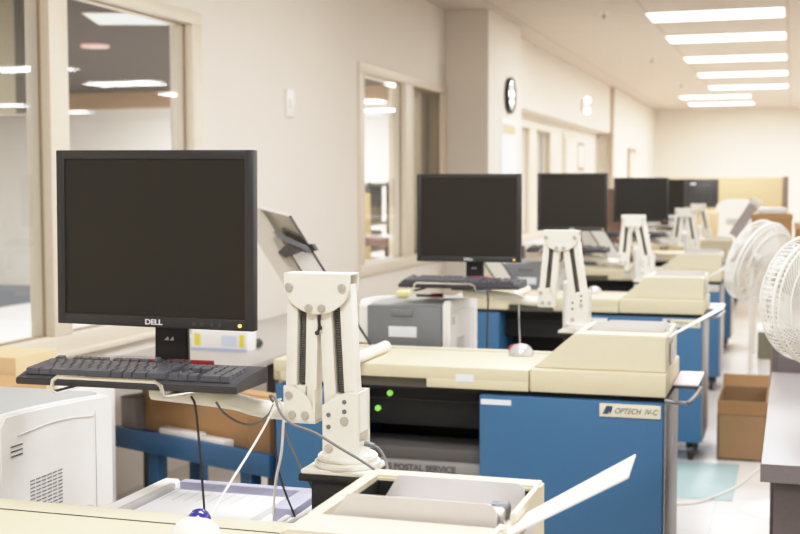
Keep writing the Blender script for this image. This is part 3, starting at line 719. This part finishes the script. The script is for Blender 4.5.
def far_chute():
    y = 11.3; a_ = at(757, 200, Y=y); b_ = at(733, 236, Y=y); d = a_-b_
    r = empty('document_chute', (b_.x, y, b_.z), 0, 'slanted grey chute with a white tip leaning right, left of the fans', 'paper chute', 'slanted sheet metal chutes')
    T_ = Matrix.Rotation(math.atan2(d.x, d.z), 4, 'Y'); L = d.length
    MB().box(-.045, .045, 0, .05, 0, L, .004, T_).build('trough', CHG, r); MB().box(-.049, .049, -.01, .055, L-.05, L+.005, .006, T_).build('tip', WHITE, r)
far_chute()
# ================================================================== FOREGROUND PAPER FEEDER behind desk
pf_ = empty('sheet_feeder', (-1.10, 2.08, 0), 0, 'pale document feeder with violet guides and white sheets behind the foreground desk', 'paper feeder')
b = MB(); b.box(-.22, .185, 0, .36, .60, .765, .02); b.prism([(-.22, .765), (-.15, .765), (-.16, .786), (-.20, .786)], .02, .33, bev=.005); b.prism([(.185, .765), (.155, .765), (.16, .780), (.18, .780)], .02, .33, bev=.005); b.build('feeder_body', WHITE, pf_)
b = MB(); b.box(-.15, .18, .30, .325, .765, .788, .003); b.box(.135, .18, .14, .30, .765, .792, .003); b.build('guide_frame', PURP, pf_)
b = MB(); b.box(-.155, -.143, .03, .27, .765, .792, .002); b.box(-.205, -.195, .0, .03, .78, .800, .002); b.build('paper_guide', mat('guide_grey', (186, 184, 180), .4), pf_)
for sx in (-.20, .165):
    for sy in (.02, .33): MB().box(sx-.012, sx+.012, sy-.012, sy+.012, 0, .60).build('leg', DGREY, pf_)
sh = empty('paper_sheet_pad', (-1.12, 2.12, .7655), 0, 'stack of white ruled sheets lying in the document feeder', 'paper')
MB().box(-.12, .13, 0, .23, 0, .014, .001).build('sheets', PAPER, sh)
b = MB()
for i in range(9): b.box(-.11+i*.026, -.109+i*.026, .14, .225, .0140, .0144)
b.box(-.12, .13, .225, .228, .0140, .0146); b.build('ruled_line', mat('rule_grey', (170, 170, 190), .8), sh)
# ================================================================== WALL TABLE, BENCH, BOXES
wt = empty('wall_table', (-2.40, 5.45, 0), 0, 'grey topped table along the wall behind the foreground monitor', 'table')
MB().box(-.35, .31, -1.35, 1.7, .672, .70, .004).build('table_top', mat('laminate_mid', (168, 162, 154), .35, var=.04, scale=90), wt)
for sx in (-.32, .28):
    for sy in (-.55, 1.62): MB().box(sx-.02, sx+.02, sy-.02, sy+.02, 0, .672).build('leg', DGREY, wt)
tb = empty('toner_carton', (-2.385, 4.95, .70), math.radians(-2), 'white and pale blue carton with yellow patches on the grey wall table', 'carton')
MB().box(-.15, .125, 0, .09, 0, .092, .003).build('carton', WHITE, tb)
for (x0, x1) in ((-.135, -.105), (.088, .112)): MB().box(x0, x1, -.001, 0, .02, .075).build('yellow_patch', YEL, tb)
MB().box(-.15, .125, -.0012, 0, .002, .012).build('blue_band', mat('pale_blue', (170, 185, 215), .6), tb)
MB().box(.0, .075, -.0012, 0, .02, .07).build('print_patch', mat('pale_blue2', (205, 212, 226), .6), tb)
kn = at(257, 339, Y=5.1); tag(MB().cyl((kn.x, 5.05, .72), (kn.x, 5.12, .72), .02, n=16).build('black_knob', BLACK, loc=(kn.x, 5.08, .70)), 'small black knob shaped part beside the carton', 'knob')
# rotated blue bench
A = Vector((-1.735, 3.97, 0)); Bv = Vector((-2.56, 4.30, 0))
ang = math.atan2(A.y-Bv.y, A.x-Bv.x); Lb = (A-Bv).length
wb = empty('work_bench', Bv, ang, 'low blue steel bench with a channel rim beside the second scanner', 'bench')
MB().box(0, Lb, 0, .03, .40, .48, .003).build('rim_beam', BLUED, wb)
MB().prism([(0, .03), (Lb, .03), (Lb-.12, .30), (0, .30)], .44, .462, axis='z').build('shelf_top', BLUED, wb)
for sx in (.22, Lb-.15): 
    for sy in (.03, .24): MB().box(sx-.03, sx+.03, sy, sy+.05, 0, .44, .003).build('leg', BLUED, wb)
def on_bench(name, label, cat, x0, x1, y0, y1, h, m, z=.4625, bev=.003):
    r = empty(name, Bv + Vector((math.cos(ang)*x0-math.sin(ang)*y0, math.sin(ang)*x0+math.cos(ang)*y0, z)), ang, label, cat)
    MB().box(0, x1-x0, 0, y1-y0, 0, h, bev).build('body', m, r); return r
bx = on_bench('cardboard_box', 'long brown cardboard box lying on the low blue bench', 'box', .10, Lb-.155, .095, .29, .175, CARD)
MB().box(.02, Lb-.28, .09, .11, .1755, .177).build('flap_line', CARDD, bx)
on_bench('shipping_carton', 'small darker cardboard box at the right end of the blue bench', 'box', Lb-.145, Lb-.03, .035, .19, .135, CARDD)
on_bench('white_tray', 'flat white plastic tray on the rim of the blue bench', 'tray', .25, .47, .035, .09, .035, WHITE, bev=.008)
on_bench('foam_block', 'short white foam block next to the flat tray on the blue bench', 'foam', .48, .62, .035, .085, .028, WHITE)
on_bench('grey_case', 'grey plastic case at the left end of the blue bench', 'case', .005, .095, .05, .28, .13, mat('case_grey', (138, 128, 124), .5, var=.08))
# pale locker and boxes on the left by the window
lk = empty('storage_locker', (-2.57, 3.72, 0), 0, 'pale grey storage locker behind the foreground keyboard', 'cabinet')
MB().box(-.28, .20, 0, .30, 0, .71, .005).build('carcass', WHITE, lk); MB().box(-.27, .19, -.012, 0, .03, .69, .003).build('door', mat('locker_door', (222, 218, 210), .5), lk)
MB().box(.15, .165, -.03, -.012, .35, .45, .003).build('handle', ALU, lk); MB().box(.168, .205, -.016, .03, 0, .712, .002).build('corner_post', BLUED, lk)
st = empty('box_shelf', (-2.50, 2.95, 0), 0, 'low wooden stand holding cardboard boxes under the left window', 'stand')
MB().box(-.36, .34, 0, .60, .56, .59, .003).build('stand_top', TAN, st)
for sx in (-.34, .30):
    for sy in (.02, .55): MB().box(sx, sx+.03, sy, sy+.03, 0, .56).build('leg', TAND, st)
def carton(label, x0, x1, y0, y1, z0, h, m, rz=0, openflaps=True):
    r = empty('cardboard_carton', (x0, y0, z0), rz, label, 'box', 'cartons by the left window')
    w, d = x1-x0, y1-y0
    MB().box(0, w, 0, d, 0, h, .003).build('carton_body', m, r)
    if openflaps:
        b = MB(); b.quad([(0, 0, h+.002), (w, 0, h+.002), (w, -.05, h-.045), (0, -.05, h-.045)]); b.build('front_flap', CARDL, r)
    return r
carton('open cardboard carton left of the foreground keyboard', -2.62, -2.17, 3.0, 3.28, .5905, .25, CARD)
carton('flat pale cardboard carton nearest the window sill, topmost by the left edge', -2.84, -2.30, 3.31, 3.54, .5905, .30, CARDL, 0, False)
# ================================================================== RIGHT COUNTER
ct = empty('counter', (-.062, 3.10, 0), 0, 'grey laminate counter cropped by the right edge of the picture', 'counter')
MB().box(0, .85, 0, 1.56, .705, .75, .003).build('counter_top', mat('counter_grey', (136, 130, 128), .35, var=.03, scale=90), ct)
MB().box(-.0015, .85, -.002, 0, .705, .749).build('front_edge', LAMD, ct)
MB().box(.03, .85, .03, 1.5, 0, .705, .003).build('panel', PANELD, ct)
cb = empty('dark_cabinet', (-.062, 4.72, 0), 0, 'dark brown grey cabinet behind the far end of the counter', 'cabinet')
MB().box(0, .8, 0, .38, 0, .86, .004).build('carcass', PANELD, cb); MB().box(.02, .78, -.012, 0, .05, .8, .002).build('door', mat('cab_door', (96, 86, 84), .6), cb); MB().box(.06, .075, -.03, -.012, .4, .5).build('handle', ALU, cb)
lb = empty('leaning_board', (-.075, 7.25, 0), 0, 'narrow pale and brown board stack standing past the dark cabinet', 'board')
MB().box(-.10, -.03, 0, .3, 0, .62, .003).build('pale_board', WHITE, lb); MB().box(-.03, .0, 0, .3, 0, .72, .003).build('brown_board', mat('board_brown', (142, 118, 100), .7), lb); MB().box(-.10, -.03, -.01, 0, .45, .60).build('green_panel', mat('olive_dim', (120, 116, 96), .7), lb)
# open cardboard box on the floor
ob = empty('open_carton', (-.355, 6.60, 0), 0, 'open brown cardboard box standing on the floor in the aisle', 'box')
b = MB(); w, d, h = .25, .52, .31
b.box(0, w, 0, .008, 0, h); b.box(0, w, d-.008, d, 0, h+.0); b.box(0, .008, 0, d, 0, h); b.box(w-.008, w, 0, d, 0, h); b.box(0, w, 0, d, 0, .008)
b.build('carton_body', mat('box_brown', (140, 110, 76), .85, var=.04, scale=10), ob)
b = MB(); b.quad([(0, 0, h), (w, 0, h), (w, -.004, h-.07), (0, -.004, h-.07)]); b.build('front_flap', CARDD, ob)
b = MB(); b.quad([(0, d, h), (w, d, h), (w, d+.04, h+.06), (0, d+.04, h+.06)]); b.build('back_flap', CARDD, ob)
b = MB(); b.quad([(w, 0, h), (w, d, h), (w+.05, d, h+.02), (w+.05, 0, h-.02)]); b.build('side_flap', mat('flap_tan', (168, 138, 100), .85), ob)
fm = MB().box(-.95, -.235, 5.72, 6.50, .001, .004, .001).build('floor_mat', MATCLR, loc=(-.6, 6.1, 0)); tag(fm, 'translucent pale blue chair mat on the tiled floor', 'floor mat')
cpts = [(-.60, 5.55, .008), (-.43, 5.60, .008), (-.36, 5.68, .008), (-.28, 5.85, .008), (-.22, 6.02, .008), (-.17, 6.25, .008), (-.135, 6.40, .008), (-.05, 6.6, .008), (.1, 6.7, .008)]
tag(MB().tube(smoothpath(cpts, 8), .0055, 8).build('floor_cable', TOPW, loc=(-.3, 5.9, 0)), 'white cable running across the floor towards the counter', 'cable')
# ================================================================== FANS
def fan(label, c, f, R, floor_z, roll=0):
    """c centre of the cage, f facing direction"""
    c = Vector(c); f = Vector(f).normalized()
    r = empty('pedestal_fan', (c.x-f.x*.16, c.y-f.y*.16, floor_z), 0, label, 'fan', 'white electric fans')
    o = Vector((c.x-f.x*.16, c.y-f.y*.16, floor_z)); cl = c-o
    T_ = Matrix.Translation(cl) @ f.to_track_quat('Z', 'Y').to_matrix().to_4x4() @ Matrix.Rotation(roll, 4, 'Z')
    def tubeT(b, pts, rr, n=6, cl_=False): b.tube([T_ @ Vector(p) for p in pts], rr, n, cl_)
    ring = lambda rad, z, k=64: [(rad*math.cos(2*PI*i/k), rad*math.sin(2*PI*i/k), z) for i in range(k)]
    b = MB(); tubeT(b, ring(R, -.02), .006, 8, True); tubeT(b, ring(R*.985, .036), .003, 6, True); tubeT(b, ring(R*.985, -.038), .003, 6, True); b.build('cage_rim', FAN, r)
    n = 76
    b = MB()     # front: swirled ribs, plus rings
    for i in range(n):
        a = 2*PI*i/n; pts = [(R*math.cos(a), R*math.sin(a), .0), (R*.985*math.cos(a), R*.985*math.sin(a), .038)]
        for k in range(1, 9):
            t_ = k/8; rad = R*.985+(R*.20-R*.985)*t_; aa = a+.95*t_**.9; pts.append((rad*math.cos(aa), rad*math.sin(aa), .038+.035*math.sin(t_*PI/2)))
        tubeT(b, pts, .0015, 4)
    tubeT(b, ring(R*.80, .054), .002, 6, True); tubeT(b, ring(R*.5, .068), .002, 6, True)
    b.build('front_grille', FAN, r)
    b = MB()
    for i in range(n):
        a = 2*PI*i/n; pts = [(R*math.cos(a), R*math.sin(a), .0), (R*.985*math.cos(a), R*.985*math.sin(a), -.04)]
        for k in range(1, 11):
            t_ = k/10; rad = R*.985+(R*.25-R*.985)*t_; aa = a-1.5*t_; pts.append((rad*math.cos(aa), rad*math.sin(aa), -.04-.045*math.sin(t_*PI/2)))
        tubeT(b, pts, .0018, 4)
    tubeT(b, ring(R*.84, -.058), .0028, 6, True)
    b.build('rear_grille', FAN, r)
    b = MB(); b.cyl(T_ @ Vector((0, 0, .072)), T_ @ Vector((0, 0, .09)), R*.2, R*.17, 32); b.build('badge', FAN, r)
    hub = MB(); hub.cyl(T_ @ Vector((0, 0, -.02)), T_ @ Vector((0, 0, .045)), R*.19, R*.15, 24, .004); ho = hub.build('hub', FANB, r)
    for j in range(3):
        g = MB(); a0 = 2*PI*j/3; nn = 10; G = []
        for iu in range(nn+1):
            u_ = iu/nn; row_ = []
            for iv in range(5):
                v_ = iv/4-.5; rad = R*(.14+.74*u_); wdt = (.55+.35*u_) ; aa = a0+v_*wdt+.45*u_
                row_.append(g.bm.verts.new(T_ @ Vector((rad*math.cos(aa), rad*math.sin(aa), .012-v_*.055*(1-.3*u_)))))
            G.append(row_)
        for iu in range(nn):
            for iv in range(4): g.bm.faces.new((G[iu][iv], G[iu+1][iv], G[iu+1][iv+1], G[iu][iv+1]))
        g.build('blade', FANB, ho)
    mh = MB(); mh.cyl(T_ @ Vector((0, 0, -.09)), T_ @ Vector((0, 0, -.13)), .062, .060, 24); mh.cyl(T_ @ Vector((0, 0, -.13)), T_ @ Vector((0, 0, -.21)), .060, .040, 24, .006); mh.build('motor_housing', FAN, r)
    b = MB(); b.cyl((0, 0, .02), (0, 0, cl.z-.05), .014, n=16); b.cyl((0, 0, .02), (0, 0, max(.06, cl.z*.45)), .02, n=16); b.build('pole', FAN, r)
    b = MB(); b.cyl((0, 0, cl.z-.07), (0, 0, cl.z-.0), .028, n=16, bev=.004); b.build('neck_joint', FAN, r)
    MB().cyl((0, 0, 0), (0, 0, .025), .19 if cl.z > .4 else .12, .10 if cl.z > .4 else .08, 36, .004).build('base', FAN, r)
    return r
rgt = Vector((.954, .300, 0)); fwd = Vector((-.30, .952, 0))
cf = at(817, 299, Y=3.95)
fan('large white fan cropped by the right edge above the counter', cf, rgt*(-.46)+fwd*.88+Vector((0, 0, .06)), .195, .7505, .3)
cf2 = at(758, 262, Y=5.72)
fan('smaller looking white fan tilted upwards and seen from behind, left of the cropped fan', cf2, rgt*(-.60)+fwd*.72+Vector((0, 0, .30)), .186, 0)
# ================================================================== FAR CLUTTER
pa = empty('office_partition', (-1.3, 16.0, 0), 0, 'tan fabric office partition with a dark end post before the back wall', 'partition')
MB().box(-.5, 1.18, 0, .05, .05, 1.53, .01).build('fabric_panel', TANP, pa); MB().box(1.18, 1.25, -.01, .07, 0, 1.54, .005).build('end_post', mat('post_brown', (110, 92, 76), .6), pa)
MB().box(-.5, 1.18, -.01, .06, 0, .06).build('foot_rail', DGREY, pa)
bp = empty('brown_partition', (-1.95, 10.9, 0), 0, 'brown fabric partition panel seen between the third and fourth monitors', 'partition')
MB().box(0, .62, 0, .05, .05, 1.40, .01).build('fabric_panel', BRNP, bp); MB().box(-.04, 0, -.01, .06, 0, 1.42).build('post', TAN, bp); MB().box(0, .62, -.01, .06, 0, .05).build('foot_rail', DGREY, bp)
def table(name, label, x0, x1, y0, y1, h, top, leg=DGREY):
    t_ = empty(name, (x0, y0, 0), 0, label, 'table'); w, d = x1-x0, y1-y0
    MB().box(0, w, 0, d, h-.03, h, .004).build('table_top', top, t_)
    for sx in (.02, w-.05):
        for sy in (.02, d-.05): MB().box(sx, sx+.03, sy, sy+.03, 0, h-.03).build('leg', leg, t_)
    return t_
table('folding_table', 'far pale folding table in front of the tan partition', -1.7, -.2, 13.6, 14.8, .84, CREAM)
wb_ = empty('white_bin', (-.60, 14.0, .84), 0, 'white rounded bin with a dark printed mark on the far table', 'bin')
b = MB(); b.prism([(-.19, 0), (.19, 0), (.21, .36), (.12, .43), (-.12, .43), (-.21, .36)], 0, .3, bev=.02); b.build('bin_body', mat('bin_cream', (212, 204, 192), .6), wb_); MB().box(-.09, .09, -.004, 0, .16, .23).build('printed_mark', mat('mark_grey', (160, 156, 150), .8), wb_)
def simple_box(name, label, cat, x0, x1, y0, y1, z0, z1, m, lid=None, group=None):
    r = empty(name, (x0, y0, z0), 0, label, cat, group); MB().box(0, x1-x0, 0, y1-y0, 0, z1-z0, .006).build('body', m, r)
    if lid: MB().box(-.006, x1-x0+.006, -.006, y1-y0+.006, z1-z0-.04, z1-z0+.004, .004).build('lid', lid, r)
    return r
table('monitor_desk', 'tall narrow desk under the far monitor seen from behind', -1.5, -.6, 14.88, 15.5, 1.05, CREAM)
table('packing_table', 'pale packing table behind the two fans', -.33, 1.1, 9.9, 10.9, .93, CREAM, CREAM)
simple_box('packing_box', 'brown cardboard box just above the tilted fan', 'box', -.30, .0, 10.0, 10.4, .93, 1.20, mat('box_orange', (168, 132, 88), .85), CARD)
simple_box('parcel_box', 'brown cardboard parcel at the right edge behind the fans', 'box', .02, .5, 10.1, 10.5, .93, 1.13, CARD, CARDL)
simple_box('plastic_wrap_bundle', 'pale wrapped bundle lying on top of the brown boxes', 'bundle', -.26, -.04, 10.05, 10.3, 1.205, 1.25, WHITE)
simple_box('white_parcel', 'white parcel with labels near the right edge by the far wall', 'parcel', .08, .5, 10.15, 10.4, 1.135, 1.26, mat('parcel_white', (222, 212, 200), .7))
table('equipment_table', 'low far table carrying equipment behind the farthest arms', -2.15, -.65, 12.4, 13.2, .86, CREAM)
simple_box('equipment_unit', 'pale grey equipment unit on the far equipment table', 'machine', -1.5, -.95, 12.5, 12.9, .86, 1.12, mat('unit_grey', (196, 190, 182), .6), GREYTOP)
simple_box('record_box', 'tan file box beside the farthest arms', 'box', -.92, -.70, 12.5, 12.8, .86, 1.17, CARDL)
# wall-side far tables and small stuff on desks
table('recess_table', 'pale table against the recessed wall beyond the column', -2.85, -2.3, 13.4, 15.5, .80, WHITE)
simple_box('sticky_note_block', 'small yellow note block on the second printer', 'note pad', -1.50, -1.45, 4.70, 4.75, .982, 1.007, mat('pale_yellow', (232, 220, 150), .7))
tag(MB().cyl((-1.42, 4.72, .989), (-1.34, 4.72, .989), .006).build('marker_pen', DGREY, loc=(-1.36, 4.72, .982)), 'dark pen with red cap lying on the second printer', 'pen')
pen = bpy.data.objects['marker_pen']; q = MB().cyl((0, 0, .009), (.05, 0, .009), .0085).build('pen_cap', RED, pen)
# ================================================================== CABLES
def cable(label, pts, r, m, name='cable'):
    P = [at(px, py, Y=y) for (px, py, y) in pts]
    base = P[-1]
    return tag(MB().tube(smoothpath(P, 8), r, 8).build(name, m, loc=base), label, 'cable')
cable('black cable hanging from the keyboard down to the paper feeder', [(191, 396, 2.12), (195, 405, 2.12), (198, 430, 2.13), (201, 465, 2.14), (204, 505, 2.16), (205, 520, 2.18)], .0024, CBLK)
cable('white cable running diagonally from the arm to the blue balled mouse', [(281, 399, 2.17), (276, 402, 2.17), (268, 420, 2.14), (252, 448, 2.08), (232, 480, 1.98), (215, 508, 1.90), (207, 524, 1.84)], .0022, TOPW)
cable('white cable hanging straight down beside the near arm into the feeder', [(278, 400, 2.18), (283, 408, 2.17), (283, 430, 2.17), (281, 455, 2.18), (276, 480, 2.2), (273, 515, 2.22)], .0028, TOPW)
cable('grey cable looping under the carrying arm', [(216, 402, 2.16), (224, 413, 2.16), (240, 423, 2.16), (255, 424, 2.17), (268, 415, 2.17), (274, 404, 2.17)], .0024, CGREY)
cable('dark grey cable crossing in front of the near arm', [(273, 402, 2.16), (270, 396, 2.15), (275, 398, 2.14), (280, 412, 2.13), (292, 424, 2.12), (315, 433, 2.12), (340, 448, 2.12), (362, 461, 2.12), (375, 470, 2.10)], .0026, CGREY)
cable('dark cable falling behind the near arm to the foreground desk', [(283, 424, 2.19), (288, 440, 2.19), (298, 462, 2.2), (308, 480, 2.21), (318, 500, 2.22)], .0022, CGREY)
cable('thin dark cable dropping behind the blue cabinet edge to the feeder', [(272, 404, 2.2), (275, 425, 2.2), (276, 450, 2.2), (281, 480, 2.2), (295, 517, 2.2)], .0022, CBLK)
cable('dark cable from the near arm plug curving behind the hood', [(372, 445, 2.21), (380, 450, 2.21), (386, 462, 2.20), (388, 474, 2.18)], .0030, CGREY)
pg = at(365, 443, Y=2.21); pg2 = at(374, 446, Y=2.21)
tag(MB().cyl(pg, pg2, .0065, .005, 12).build('cable_plug', MGREY, loc=pg), 'grey ribbed plug in the side of the near arm', 'plug')
cable('thin dark cable hanging below the second keyboard', [(487, 290, 4.42), (488, 300, 4.42), (487, 330, 4.42), (487, 348, 4.42)], .0035, CBLK)
cable('grey cable hanging from the third scanner desk to the silver mouse', [(519, 300, 4.8), (519, 320, 4.6), (520, 345, 4.3)], .0030, CGREY)
# ================================================================== WORLD / COLOUR
w = bpy.data.worlds.new('world'); bpy.context.scene.world = w; w.use_nodes = True
w.node_tree.nodes['Background'].inputs[0].default_value = (.95, .97, 1, 1); w.node_tree.nodes['Background'].inputs[1].default_value = .3
sc = bpy.context.scene
sc.view_settings.view_transform = 'Standard'; sc.view_settings.look = 'None'; sc.view_settings.exposure = .08
vs = sc.view_settings; vs.use_curve_mapping = True; cm = vs.curve_mapping
WL = 2.0; cm.white_level = (WL, WL, WL)
cv = cm.curves[3]; pts = [(0, 0), (.2, .2), (.45, .445), (.7, .655), (.95, .80), (1.4, .93), (WL, 1.0)]
cv.points[0].location = (0, 0); cv.points[-1].location = (1, 1)
for (x, y) in pts[1:-1]: cv.points.new(x/WL, y)
cm.update()
sc.cycles.use_denoising = True
sc.cycles.max_bounces = 8
